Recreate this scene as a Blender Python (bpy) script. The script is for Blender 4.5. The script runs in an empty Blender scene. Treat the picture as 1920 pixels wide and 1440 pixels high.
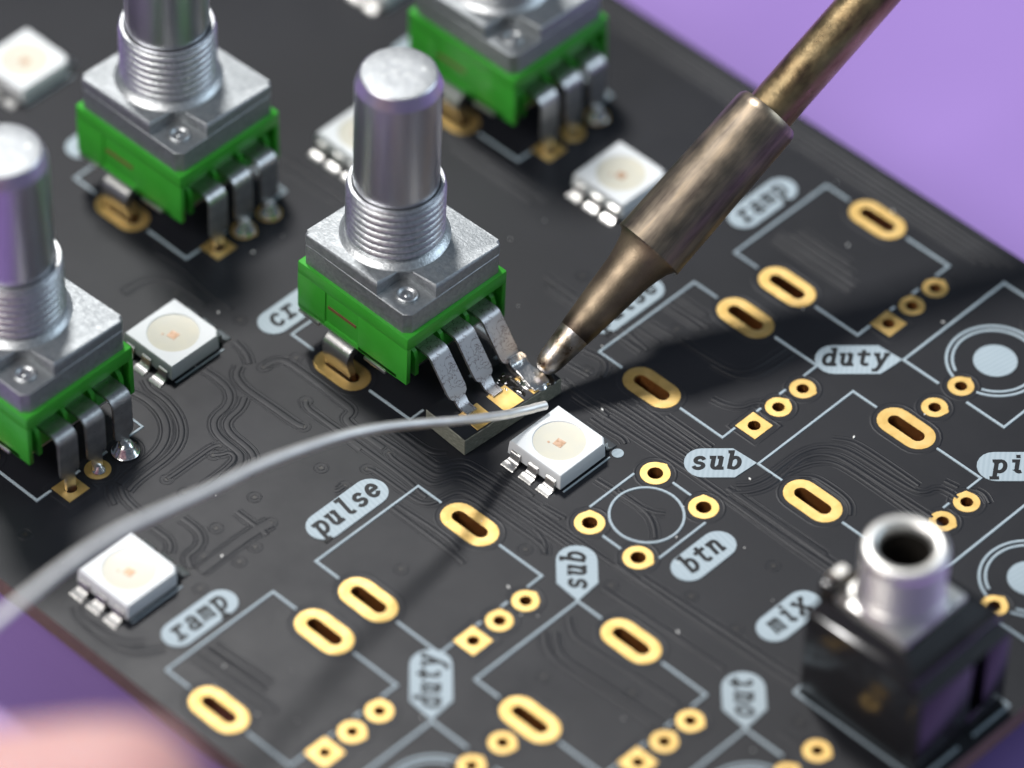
import bpy, bmesh, math, random
from mathutils import Vector, Matrix, geometry
random.seed(7)
C = bpy.context.scene.collection
SC = bpy.context.scene
S = 0.1                                   # 1 Blender unit = 10 mm; shapes below are written in mm
R = math.radians
# ------------------------------------------------------------ camera
cam = bpy.data.objects.new("camera", bpy.data.cameras.new("camera"))
C.objects.link(cam)
CAMR = Matrix(((0.71717, -0.50687, 0.47828), (0.69676, 0.50779, -0.50664), (0.01393, 0.69659, 0.71733)))
cam.matrix_world = Matrix.Translation(Vector((169.7734, -171.1275, 265.4383)) * S) @ CAMR.to_4x4()
cam.data.sensor_width = 36.0
cam.data.lens = 36.0 * 10001.03 / 1920
cam.data.clip_start, cam.data.clip_end = 1.0, 500.0
cam.data.dof.use_dof = True
cam.data.dof.focus_distance = 365.4 * S
cam.data.dof.aperture_fstop = 0.145
SC.camera = cam
# ------------------------------------------------------------ light
SC.view_settings.view_transform = 'Standard'
SC.view_settings.look = 'None'
SC.view_settings.exposure = 0.0
SC.view_settings.gamma = 1.0
world = bpy.data.worlds.new("World"); SC.world = world; world.use_nodes = True
bg = world.node_tree.nodes["Background"]
bg.inputs[0].default_value = (0.62, 0.78, 1.0, 1); bg.inputs[1].default_value = 0.14

def lamp(name, pos, target, size, power, color, spread=180):
    d = bpy.data.lights.new(name, 'AREA'); d.shape = 'RECTANGLE'; d.size, d.size_y = size
    d.energy = power; d.color = color; d.spread = R(spread)
    o = bpy.data.objects.new(name, d); C.objects.link(o)
    o.location = pos; o.rotation_euler = (Vector(target) - Vector(pos)).to_track_quat('-Z', 'Y').to_euler()
    return o
CTR = Vector((-0.7, 1.6, 0))
lamp("desk_lamp", CTR + Vector((-13.6, 5.5, 27.3)), CTR, (4.0, 4.0), 9300, (1.0, 0.985, 0.965))
lamp("window_light", CTR + Vector((16, 24, 17)), CTR, (16, 20), 3600, (0.70, 0.86, 1.0))
lamp("room_light", CTR + Vector((-7, -25, 27)), CTR, (22, 14), 10500, (1.0, 0.965, 0.93))

# ------------------------------------------------------------ materials
def mat(name, base=(.5,.5,.5), rough=.5, metal=0.0, spec=.5, coat=0.0, coat_rough=.1):
    m = bpy.data.materials.new(name); m.use_nodes = True
    p = m.node_tree.nodes["Principled BSDF"]
    p.inputs["Base Color"].default_value = (*base, 1); p.inputs["Roughness"].default_value = rough
    p.inputs["Metallic"].default_value = metal; p.inputs["Specular IOR Level"].default_value = spec
    p.inputs["Coat Weight"].default_value = coat; p.inputs["Coat Roughness"].default_value = coat_rough
    return m
def nd(m, t, **kw):
    n = m.node_tree.nodes.new(t)
    for k, v in kw.items():
        if k in n.inputs.keys(): n.inputs[k].default_value = v
        else: setattr(n, k, v)
    return n
def lk(m, a, b): m.node_tree.links.new(a, b)
def pb(m): return m.node_tree.nodes["Principled BSDF"]
def coords(m, scale=(1,1,1), rot=(0,0,0)):
    tc = nd(m, 'ShaderNodeTexCoord'); mp = nd(m, 'ShaderNodeMapping')
    mp.inputs['Scale'].default_value = scale; mp.inputs['Rotation'].default_value = rot
    lk(m, tc.outputs['Object'], mp.inputs['Vector']); return mp.outputs['Vector']
def noise(m, scale, detail=3, vec=None, rough=.55):
    n = nd(m, 'ShaderNodeTexNoise', Scale=scale, Detail=detail, Roughness=rough)
    lk(m, vec if vec is not None else coords(m), n.inputs['Vector']); return n.outputs['Fac']
def ramp(m, fac, stops):
    r = nd(m, 'ShaderNodeValToRGB'); el = r.color_ramp.elements
    while len(el) < len(stops): el.new(.5)
    for e, (p, c) in zip(el, stops):
        e.position = p; e.color = (*c, 1) if hasattr(c, '__len__') else (c, c, c, 1)
    lk(m, fac, r.inputs['Fac']); return r.outputs['Color']
def bump(m, fac, strength, dist, prev=None):
    b = nd(m, 'ShaderNodeBump', Strength=strength, Distance=dist); lk(m, fac, b.inputs['Height'])
    if prev is not None: lk(m, prev, b.inputs['Normal'])
    lk(m, b.outputs['Normal'], pb(m).inputs['Normal']); return b.outputs['Normal']
def tint(m, fac, stops): lk(m, ramp(m, fac, stops), pb(m).inputs['Base Color'])
def rgh(m, fac, a, b): lk(m, ramp(m, fac, [(.3, a), (.7, b)]), pb(m).inputs['Roughness'])

M = {}
m = M['mask'] = mat('black_solder_mask', (.0105,.0105,.012), .47, spec=.31)
n1 = noise(m, 1.4, 4); tint(m, n1, [(.3, (.0085,.0092,.0125)), (.7, (.0112,.012,.016))]); rgh(m, noise(m, 1.1, 6, None, .7), .415, .535)
b1 = bump(m, noise(m, 30, 3, coords(m, (5, .7, 1), (0, 0, R(-24)))), .16, .004); bump(m, noise(m, 160, 2), .14, .002, b1)
m = M['edge'] = mat('fibreglass_edge', (.13,.085,.045), .6)
tint(m, noise(m, 40, 3, coords(m, (1,1,6))), [(.3, (.07,.045,.025)), (.7, (.22,.15,.08))])
m = M['fr4'] = mat('raw_fibreglass', (.25,.24,.17), .55)
f4 = noise(m, 16, 4, coords(m, (1.5,1.5,14))); tint(m, f4, [(.3, (.07,.075,.06)), (.52, (.20,.205,.165)), (.72, (.36,.37,.31))]); bump(m, f4, .5, .01)
m = M['gold'] = mat('gold_plating', (.95,.66,.25), .5, 1.0)
g1 = noise(m, 9, 3); tint(m, g1, [(.2, (.40,.24,.09)), (.34, (.68,.46,.16)), (.5, (.76,.53,.20)), (.75, (.84,.61,.27))]); rgh(m, noise(m, 14, 3), .50, .62); bump(m, noise(m, 120, 2), .15, .002)
oi = nd(m, 'ShaderNodeObjectInfo'); hv = nd(m, 'ShaderNodeHueSaturation'); cr = nd(m, 'ShaderNodeMapRange')
cr.inputs['To Min'].default_value = .86; cr.inputs['To Max'].default_value = 1.08
lk(m, oi.outputs['Random'], cr.inputs['Value']); lk(m, cr.outputs['Result'], hv.inputs['Value'])
lk(m, pb(m).inputs['Base Color'].links[0].from_socket, hv.inputs['Color']); lk(m, hv.outputs['Color'], pb(m).inputs['Base Color'])
m = M['barrel'] = mat('plated_hole_wall', (.20,.075,.02), .35, .9)
bump(m, noise(m, 40, 3, coords(m, (1,1,5))), .8, .02)
m = M['silk'] = mat('silkscreen_ink', (.50,.60,.66), .55, spec=.3)
wv = nd(m, 'ShaderNodeTexWave', Scale=9.0, Distortion=1.2, Detail=2.0); lk(m, coords(m, (1,1,1), (0,0,R(10))), wv.inputs['Vector'])
mx = nd(m, 'ShaderNodeMath', operation='MULTIPLY'); lk(m, wv.outputs['Fac'], mx.inputs[0]); lk(m, noise(m, 6, 3), mx.inputs[1])
tint(m, mx.outputs[0], [(0.0, (.315,.385,.43)), (.45, (.36,.43,.475))]); bump(m, noise(m, 70, 3, coords(m, (3,1,1))), .3, .004)
m = M['ink_gap'] = mat('label_lettering_gap', (.016,.017,.019), .5, spec=.2)
m = M['green'] = mat('green_moulded_plastic', (.035,.30,.026), .38, spec=.4)
tint(m, noise(m, 3, 3), [(.3, (.036,.315,.024)), (.7, (.046,.37,.034))]); bump(m, noise(m, 60, 2), .06, .003)
m = M['slot'] = mat('resin_slot', (.16,.07,.03), .6)
m = M['zinc'] = mat('cast_zinc', (.60,.62,.64), .46, 1.0)
z1 = noise(m, 34, 4, rough=.7); tint(m, z1, [(.3, (.31,.33,.34)), (.7, (.44,.46,.475))]); rgh(m, noise(m, 26, 4), .52, .68)
zb = bump(m, noise(m, 55, 3), .30, .012); bump(m, noise(m, 6, 3), .12, .03, zb)
m = M['zinc_thread'] = mat('zinc_thread', (.60,.62,.63), .40, 1.0)
tint(m, noise(m, 40, 4), [(.3, (.48,.50,.51)), (.7, (.70,.72,.73))]); bump(m, noise(m, 60, 3), .25, .01)
m = M['shaft'] = mat('turned_aluminium', (.58,.58,.62), .28, 1.0)
bump(m, noise(m, 14, 2, coords(m, (.5,.5,14))), .05, .003); rgh(m, noise(m, 2, 2), .33, .40)
m = M['shaft_top'] = mat('scuffed_shaft_end', (.4,.42,.43), .6, 1.0)
st = noise(m, 16, 4); tint(m, st, [(.42, (.33,.345,.36)), (.66, (.39,.405,.415)), (.72, (.68,.70,.71))]); bump(m, st, .4, .01)
m = M['tin'] = mat('tinned_steel', (.60,.59,.58), .34, 1.0)
tint(m, noise(m, 12, 4), [(.3, (.50,.49,.49)), (.7, (.68,.67,.66))]); bump(m, noise(m, 50, 3), .2, .005); rgh(m, noise(m, 16, 3), .27, .42)
m = M['tin_scratched'] = mat('scratched_tinned_steel', (.58,.56,.56), .42, 1.0)
vo = nd(m, 'ShaderNodeTexVoronoi', Scale=14.0, feature='DISTANCE_TO_EDGE')
wp = nd(m, 'ShaderNodeTexNoise', Scale=22.0, Detail=3.0); lk(m, coords(m), wp.inputs['Vector'])
va = nd(m, 'ShaderNodeVectorMath', operation='MULTIPLY_ADD'); lk(m, wp.outputs['Color'], va.inputs[0]); va.inputs[1].default_value = (.12,.12,.12); lk(m, coords(m), va.inputs[2])
lk(m, va.outputs[0], vo.inputs['Vector'])
sm = ramp(m, vo.outputs['Distance'], [(.0, 0.), (.05, 1.)]); sn = ramp(m, noise(m, 9, 2), [(.40, 1.), (.50, 0.)])
sx = nd(m, 'ShaderNodeMath', operation='MAXIMUM'); lk(m, sm, sx.inputs[0]); lk(m, sn, sx.inputs[1])
tint(m, sx.outputs[0], [(.0, (.20,.15,.15)), (1., (.60,.585,.59))])
m = M['bright_tin'] = mat('bright_tin_lead', (.60,.59,.57), .30, 1.0); bump(m, noise(m, 22, 3), .15, .008)
m = M['solder'] = mat('solder_metal', (.74,.73,.72), .2, 1.0); bump(m, noise(m, 9, 3), .3, .02)
m = M['white'] = mat('white_led_plastic', (.71,.735,.75), .45, spec=.3)
bump(m, noise(m, 30, 2), .04, .003)
m = M['lens'] = mat('milky_resin', (.74,.73,.68), .3, spec=.3)
tint(m, noise(m, 5, 3), [(.3, (.58,.57,.50)), (.7, (.64,.61,.50))])
m = M['die'] = mat('copper_die', (.48,.30,.20), .5, .3)
tint(m, noise(m, 30, 2), [(.35, (.36,.22,.13)), (.65, (.60,.42,.31))])
m = M['iron_cone'] = mat('oxidised_iron_cone', (.25,.19,.13), .46, 1.0)
c1 = noise(m, 2.2, 5); tint(m, c1, [(.3, (.16,.125,.09)), (.52, (.31,.245,.17)), (.72, (.42,.33,.22))]); bump(m, noise(m, 70, 3), .22, .008); rgh(m, noise(m, 8, 3), .40, .54)
sx = nd(m, 'ShaderNodeSeparateXYZ'); lk(m, coords(m), sx.inputs[0])
az = nd(m, 'ShaderNodeMath', operation='MULTIPLY_ADD'); lk(m, noise(m, 9, 4), az.inputs[0]); az.inputs[1].default_value = .22; lk(m, sx.outputs['Z'], az.inputs[2])
ox = ramp(m, az.outputs[0], [(.36, 1.), (.62, 0.)]); mxc = nd(m, 'ShaderNodeMix', data_type='RGBA'); lk(m, ox, mxc.inputs['Factor'])
lk(m, pb(m).inputs['Base Color'].links[0].from_socket, mxc.inputs[6]); mxc.inputs[7].default_value = (.06,.045,.036,1); lk(m, mxc.outputs[2], pb(m).inputs['Base Color'])
m = M['iron_collar'] = mat('bronzed_collar', (.26,.21,.16), .40, 1.0)
c2 = noise(m, 5, 5, coords(m, (3,3,.5))); tint(m, c2, [(.25, (.13,.105,.09)), (.5, (.285,.235,.18)), (.72, (.42,.33,.235))]); rgh(m, noise(m, 6, 4), .34, .5)
bump(m, noise(m, 40, 3, coords(m, (2,2,.5))), .10, .006)
m = M['iron_rod'] = mat('heat_tinted_rod', (.36,.26,.12), .32, 1.0)
c3 = noise(m, 3.4, 5, coords(m, (2,2,.7))); tint(m, c3, [(.27, (.14,.08,.065)), (.45, (.36,.255,.135)), (.7, (.48,.375,.21))]); rgh(m, noise(m, 9, 3), .26, .42); bump(m, noise(m, 30, 3), .2, .008)
m = M['iron_tin'] = mat('wetted_iron_point', (.52,.47,.40), .26, 1.0)
c4 = noise(m, 8, 5); tint(m, c4, [(.30, (.12,.08,.05)), (.46, (.38,.32,.25)), (.60, (.52,.48,.44)), (.75, (.40,.40,.50))]); bump(m, noise(m, 34, 4), .25, .01); rgh(m, noise(m, 14, 3), .26, .46)
m = M['scorch'] = mat('burnt_flux', (.012,.009,.007), .3)
m = M['wire'] = mat('solder_wire_metal', (.95,.93,.89), .52, 1.0); bump(m, noise(m, 10, 2), .08, .008); tint(m, noise(m, 5, 4), [(.3, (.82,.80,.77)), (.7, (.97,.95,.91))])
m = M['black_plastic'] = mat('black_jack_plastic', (.012,.012,.014), .2, spec=.5); bump(m, noise(m, 40, 2), .06, .004)
m = M['nickel'] = mat('polished_nickel', (.80,.785,.75), .42, 1.0)
m = M['dark'] = mat('dark_socket_bore', (.012,.010,.008), .5)
m = M['table'] = mat('purple_table_top', (.30,.185,.50), .48, spec=.45)
tint(m, noise(m, .22, 3), [(.3, (.285,.175,.485)), (.7, (.315,.20,.52))]); bump(m, noise(m, 30, 2), .1, .01)
m = M['skin'] = mat('skin', (.72,.40,.34), .5, spec=.35)
pb(m).inputs['Subsurface Weight'].default_value = .25; pb(m).inputs['Subsurface Radius'].default_value = (.12,.05,.03)
tint(m, noise(m, .9, 4), [(.3, (.50,.25,.245)), (.7, (.60,.37,.345))]); bump(m, noise(m, 14, 4), .25, .03)
m = M['nail'] = mat('finger_nail', (.78,.50,.44), .25)
m = M['grip'] = mat('iron_grip', (.02,.02,.022), .6)
m = M['flux'] = mat('flux_puddle', (.012,.010,.008), .08, spec=.6)
m = M['dust'] = mat('pale_dust', (.7,.7,.68), .7)
m = M['ink_dark'] = mat('dark_ink', (.02,.02,.02), .6)

# ------------------------------------------------------------ mesh helpers (all in mm)
def finish(name, bm, mats, parent=None, loc=(0,0,0), rot=(0,0,0), sharp=35, smooth=True):
    bm.normal_update()
    me = bpy.data.meshes.new(name); bm.to_mesh(me); bm.free()
    me.transform(Matrix.Scale(S, 4))
    for mm in (mats if isinstance(mats, (list, tuple)) else [mats]): me.materials.append(mm)
    if smooth:
        me.polygons.foreach_set("use_smooth", [True] * len(me.polygons)); me.set_sharp_from_angle(angle=R(sharp))
    o = bpy.data.objects.new(name, me); C.objects.link(o)
    o.location = Vector(loc) * S; o.rotation_euler = rot
    if parent is not None: o.parent = parent
    return o
def inst(src, parent, loc, rot=(0,0,0), name=None):
    o = bpy.data.objects.new(name or src.name.split('.')[0], src.data); C.objects.link(o)
    o.location = Vector(loc) * S; o.rotation_euler = rot; o.parent = parent; return o
def tag(o, label, cat, group=None, kind=None):
    o['label'] = label; o['category'] = cat
    if group: o['group'] = group
    if kind: o['kind'] = kind
    return o
def thing(name, label, cat, loc=(0,0,0), rot=(0,0,0), group=None):
    o = bpy.data.objects.new(name, None); C.objects.link(o); o.empty_display_size = .1
    o.location = Vector(loc) * S; o.rotation_euler = rot
    return tag(o, label, cat, group)
def copy_tree(root, loc, rot=None, label=None, skip=()):
    r = root.copy(); C.objects.link(r); r.location = Vector(loc) * S
    if rot: r.rotation_euler = rot
    if label: r['label'] = label
    for ch in list(root.children):
        if ch.name.split('.')[0] in skip: continue
        c = ch.copy(); C.objects.link(c); c.parent = r
        for g in list(ch.children):
            d = g.copy(); C.objects.link(d); d.parent = c
    return r
def box(bm, x0, x1, y0, y1, z0, z1, bev=0, seg=2, mi=0):
    vs = [bm.verts.new(p) for p in ((x0,y0,z0),(x1,y0,z0),(x1,y1,z0),(x0,y1,z0),(x0,y0,z1),(x1,y0,z1),(x1,y1,z1),(x0,y1,z1))]
    fs = [bm.faces.new([vs[i] for i in q]) for q in ((3,2,1,0),(4,5,6,7),(0,1,5,4),(1,2,6,5),(2,3,7,6),(3,0,4,7))]
    for f in fs: f.material_index = mi
    if bev:
        es = list({e for f in fs for e in f.edges})
        r = bmesh.ops.bevel(bm, geom=es, offset=bev, segments=seg, affect='EDGES', profile=.5)
        for f in r['faces']: f.material_index = mi
    return vs
def prism(bm, poly, z0, z1, bev=0, seg=2, mi=0, top_only=True):
    a = [bm.verts.new((x, y, z0)) for x, y in poly]; b = [bm.verts.new((x, y, z1)) for x, y in poly]
    n = len(poly); top = bm.faces.new(b); bot = bm.faces.new(a[::-1]); fs = [top, bot]
    for i in range(n): fs.append(bm.faces.new((a[i], a[(i+1)%n], b[(i+1)%n], b[i])))
    for f in fs: f.material_index = mi
    if bev:
        es = list(top.edges) + ([] if top_only else list(bot.edges))
        r = bmesh.ops.bevel(bm, geom=es, offset=bev, segments=seg, affect='EDGES', profile=.5)
        for f in r['faces']: f.material_index = mi
def lathe(bm, prof, n=48, cx=0, cy=0, mi=0, cap0=False, cap1=False):
    rings = [[bm.verts.new((cx + r*math.cos(2*math.pi*i/n), cy + r*math.sin(2*math.pi*i/n), z)) for i in range(n)] for r, z in prof]
    for A, B in zip(rings, rings[1:]):
        for i in range(n):
            bm.faces.new((A[i], A[(i+1)%n], B[(i+1)%n], B[i])).material_index = mi
    if cap0: bm.faces.new(rings[0][::-1]).material_index = mi
    if cap1: bm.faces.new(rings[-1]).material_index = mi
def smooth_path(pts, it=2):
    for _ in range(it):
        q = [pts[0]]
        for a, b in zip(pts, pts[1:]):
            q.append(tuple(.75*x + .25*y for x, y in zip(a, b))); q.append(tuple(.25*x + .75*y for x, y in zip(a, b)))
        pts = q + [pts[-1]]
    return pts
def offs(pts, closed=False):
    out = []; n = len(pts)
    for i in range(n):
        p0 = pts[(i-1) % n] if (closed or i) else None; p1 = pts[i]; p2 = pts[(i+1) % n] if (closed or i < n-1) else None
        d1 = (Vector(p1) - Vector(p0)).normalized() if p0 is not None else None
        d2 = (Vector(p2) - Vector(p1)).normalized() if p2 is not None else None
        if d1 is None: d1 = d2
        if d2 is None: d2 = d1
        t = (d1 + d2); t = t.normalized() if t.length > 1e-6 else d1
        k = max(.5, t.dot(d1)); out.append(Vector((-t.y, t.x)) / k)
    return out
def strip(bm, pts, prof, closed=False, mi=0, ends=True):
    """prof: (offset, z) list across; the strip is open below"""
    pts = [Vector(p[:2]) for p in pts]; nr = offs(pts, closed); rows = []
    for p, n in zip(pts, nr): rows.append([bm.verts.new((p.x + n.x*o, p.y + n.y*o, z)) for o, z in prof])
    m = len(rows)
    for i in range(m if closed else m - 1):
        A, B = rows[i], rows[(i+1) % m]
        for j in range(len(prof) - 1): bm.faces.new((A[j+1], A[j], B[j], B[j+1])).material_index = mi
    if ends and not closed:
        for row, s in ((rows[0], 1), (rows[-1], -1)):
            bm.faces.new(row if s > 0 else row[::-1]).material_index = mi
def flat_line(bm, pts, w, z=.024, closed=False): strip(bm, pts, [(w/2, 0), (w/2 - .02, z), (-w/2 + .02, z), (-w/2, 0)], closed)
def tube(bm, pts, rad, n=12, mi=0, cap=True):
    pts = [Vector(p) for p in pts]; rings = []; up = Vector((0, 0, 1)); rr = rad if hasattr(rad, '__len__') else [rad] * len(pts)
    for i, p in enumerate(pts):
        t = (pts[min(i+1, len(pts)-1)] - pts[max(i-1, 0)]).normalized()
        a = t.cross(up); a = a.normalized() if a.length > 1e-4 else Vector((1, 0, 0)); b = a.cross(t).normalized()
        rings.append([bm.verts.new(p + (a*math.cos(2*math.pi*k/n) + b*math.sin(2*math.pi*k/n)) * rr[i]) for k in range(n)])
    for A, B in zip(rings, rings[1:]):
        for k in range(n): bm.faces.new((A[k], A[(k+1)%n], B[(k+1)%n], B[k])).material_index = mi
    if cap:
        bm.faces.new(rings[0][::-1]).material_index = mi; bm.faces.new(rings[-1]).material_index = mi
def ell(cx, cy, rx, ry, a0, a1, n=9):
    return [(cx + rx*math.cos(R(a0 + (a1-a0)*i/n)), cy + ry*math.sin(R(a0 + (a1-a0)*i/n))) for i in range(n + 1)]

# ------------------------------------------------------------ table top
bm = bmesh.new(); box(bm, -420, 420, -420, 420, -20, -9, 1)
o = finish("table_top", bm, M['table']); o['kind'] = 'structure'; o['label'] = 'smooth purple table top under the board'; o['category'] = 'table'

# ------------------------------------------------------------ circuit board
BX0, BX1, BY0, BY1, TH = -72.0, 37.2, -20.85, 50.8, 1.6
board = thing("circuit_board", "black printed circuit board with gold pads, raised traces and pale label tags", "circuit board")
ROUND, SQUARE, SLOTS = [], [], []          # pads: (x, y)
POTS = [(0, 0), (-.05, -13.7), (-.1, 27.75), (-.1, 41.75), (15.0, 27.65), (14.95, 0.05)]       # bare footprints
FITTED = [(-16.5, 13.8), (-29.05, -9.45), (-38.9, 13.8), (-29.3, 37.7)]                          # footprints with a control on
for i, (x, y) in enumerate(POTS + FITTED):
    SLOTS += [(x, y - 4.82), (x, y + 4.82)]
    if i == 6: continue
    SQUARE.append((x + 7.5, y - 2.5)); ROUND += [(x + 7.5, y, 0), (x + 7.5, y + 2.5, 0)]
BTN = (7.9, 13.9)
ROUND += [(BTN[0] + a*2.25, BTN[1] + b*3.25, 1) for a in (-1, 1) for b in (-1, 1)]
JACKS = [(15.12, 41.77, 1), (30.1, 27.85, 1), (15.1, -13.85, -1), (30.1, .1, -1)]
for x, y, s in JACKS: ROUND += [(x - .1, y - 3.56*s, 0), (x - .05, y - 6.4*s, 0), (x, y + 4.9*s, 0)]
def stadium(cx, cy, L, W, n=10):
    r = W/2; a = L/2 - r
    return ell(cx + a, cy, r, r, -90, 90, n) + ell(cx - a, cy, r, r, 90, 270, n)
def ring_loop(cx, cy, r, n=24, nub=None):
    out = []
    for i in range(n):
        t = 2*math.pi*i/n; k = r
        if nub is not None:
            d = (t - nub + math.pi) % (2*math.pi) - math.pi; k = r + .14*math.exp(-(d/.17)**2)
        out.append((cx + k*math.cos(t), cy + k*math.sin(t)))
    return out
def square_loop(cx, cy, h, n=24):
    out = []
    for i in range(n):
        t = 2*math.pi*i/n + math.pi/4; c, s = math.cos(t), math.sin(t); k = h / max(abs(c), abs(s)); out.append((cx + k*c, cy + k*s))
    return out
def rot_loop(cx, cy, r, n=24): return [(cx + r*math.cos(2*math.pi*i/n + math.pi/4), cy + r*math.sin(2*math.pi*i/n + math.pi/4)) for i in range(n)]
HOLES = [stadium(x, y, 3.1, 1.0) for x, y in SLOTS] + [rot_loop(x, y, .46) for x, y in SQUARE] + [ring_loop(x, y, .55 if b else .45) for x, y, b in ROUND]
HOLES = [h for h in HOLES if all(BX0 + .2 < p[0] < BX1 - .2 and BY0 + .2 < p[1] < BY1 - .2 for p in h)]
vs = [Vector(p) for p in ((BX0, BY0), (BX1, BY0), (BX1, BY1), (BX0, BY1))]; loops = [[0, 1, 2, 3]]
for h in HOLES:
    b0 = len(vs); vs += [Vector(p) for p in h]; loops.append(list(range(b0, b0 + len(h))))
edges = [(l[i], l[(i+1) % len(l)]) for l in loops for i in range(len(l))]
cv, ce, cf, *_ = geometry.delaunay_2d_cdt(vs, edges, [], 1, 1e-6)
def in_poly(p, poly):
    c = False; n = len(poly)
    for i in range(n):
        a, b = poly[i], poly[(i+1) % n]
        if (a[1] > p.y) != (b[1] > p.y) and p.x < (b[0]-a[0])*(p.y-a[1])/(b[1]-a[1]) + a[0]: c = not c
    return c
boxes = [(min(p[0] for p in h), max(p[0] for p in h), min(p[1] for p in h), max(p[1] for p in h), h) for h in HOLES]
bm = bmesh.new(); tv = [bm.verts.new((v.x, v.y, 0)) for v in cv]; bv = [bm.verts.new((v.x, v.y, -TH)) for v in cv]
for f in cf:
    c = sum((cv[i] for i in f), Vector((0, 0))) / len(f)
    if any(x0 < c.x < x1 and y0 < c.y < y1 and in_poly(c, h) for x0, x1, y0, y1, h in boxes): continue
    t = bm.faces.new([tv[i] for i in f]); 
    if t.normal.z < 0 or (t.normal_update() or t.normal.z < 0): t.normal_flip()
    u = bm.faces.new([bv[i] for i in f][::-1])
finish("mask_surface", bm, M['mask'], board, smooth=False)
bm = bmesh.new(); rim = [(BX0, BY0), (BX1, BY0), (BX1, BY1), (BX0, BY1)]
strip(bm, rim, [(0, -TH), (0, -.03), (-.0, -.0)], True)
finish("board_edge", bm, M['edge'], board, smooth=False)

def pad_mesh(name, outer, inner, drop=TH + .05, z=.035):
    bm = bmesh.new(); n = len(outer)
    def row(l, zz): return [bm.verts.new((x, y, zz)) for x, y in l]
    cx = sum(p[0] for p in outer)/n; cy = sum(p[1] for p in outer)/n
    sh = lambda l, k: [(cx + (x-cx)*k, cy + (y-cy)*k) for x, y in l]
    rows = [row(sh(outer, 1.008), 0), row(outer, z), row(inner, z), row(sh(inner, .985), z - .05), row(sh(inner, .97), -.30), row(sh(inner, .97), -drop)]
    for k, (A, B) in enumerate(zip(rows, rows[1:])):
        for i in range(n):
            f = bm.faces.new((A[i], A[(i+1) % n], B[(i+1) % n], B[i])); f.material_index = 1 if k >= 3 else 0
    return finish(name, bm, [M['gold'], M['barrel']], board, sharp=20)
slot0 = sq0 = None; rd0 = {}
def rim_mesh(outer):
    bm = bmesh.new(); strip(bm, outer, [(.11, 0), (.04, .02), (-.04, .02), (-.11, 0)], True)
    return finish("mask_rim", bm, M['mask'], board)
mr = {}
for x, y in SLOTS:
    if slot0 is None:
        slot0 = pad_mesh("slot_pad", stadium(0, 0, 4.6, 2.5), stadium(0, 0, 3.1, 1.0)); mr['s'] = rim_mesh(stadium(0, 0, 5.4, 3.3)); slot0.location = mr['s'].location = Vector((x, y, 0)) * S
    else: inst(slot0, board, (x, y, 0)); inst(mr['s'], board, (x, y, 0))
for x, y in SQUARE:
    if sq0 is None:
        sq0 = pad_mesh("square_pad", square_loop(0, 0, .92), rot_loop(0, 0, .46)); mr['q'] = rim_mesh(square_loop(0, 0, 1.32)); sq0.location = mr['q'].location = Vector((x, y, 0)) * S
    else: inst(sq0, board, (x, y, 0)); inst(mr['q'], board, (x, y, 0))
for k, (x, y, b) in enumerate(ROUND):
    if not (BX0 < x < BX1 - 1 and BY0 + 1 < y < BY1 - 1): continue
    v = (b, k % 3)
    if v not in rd0:
        ro = 1.05 if b else .93
        rd0[v] = pad_mesh("round_pad", ring_loop(0, 0, ro, 32, (2.3, 1.6, .3)[k % 3]), ring_loop(0, 0, .55 if b else .45, 32)); rd0[v].location = Vector((x, y, 0)) * S
    else: inst(rd0[v], board, (x, y, 0))
    if b not in mr: mr[b] = rim_mesh(ring_loop(0, 0, 1.45 if b else 1.32)); mr[b].location = Vector((x, y, 0)) * S
    else: inst(mr[b], board, (x, y, 0))

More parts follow.
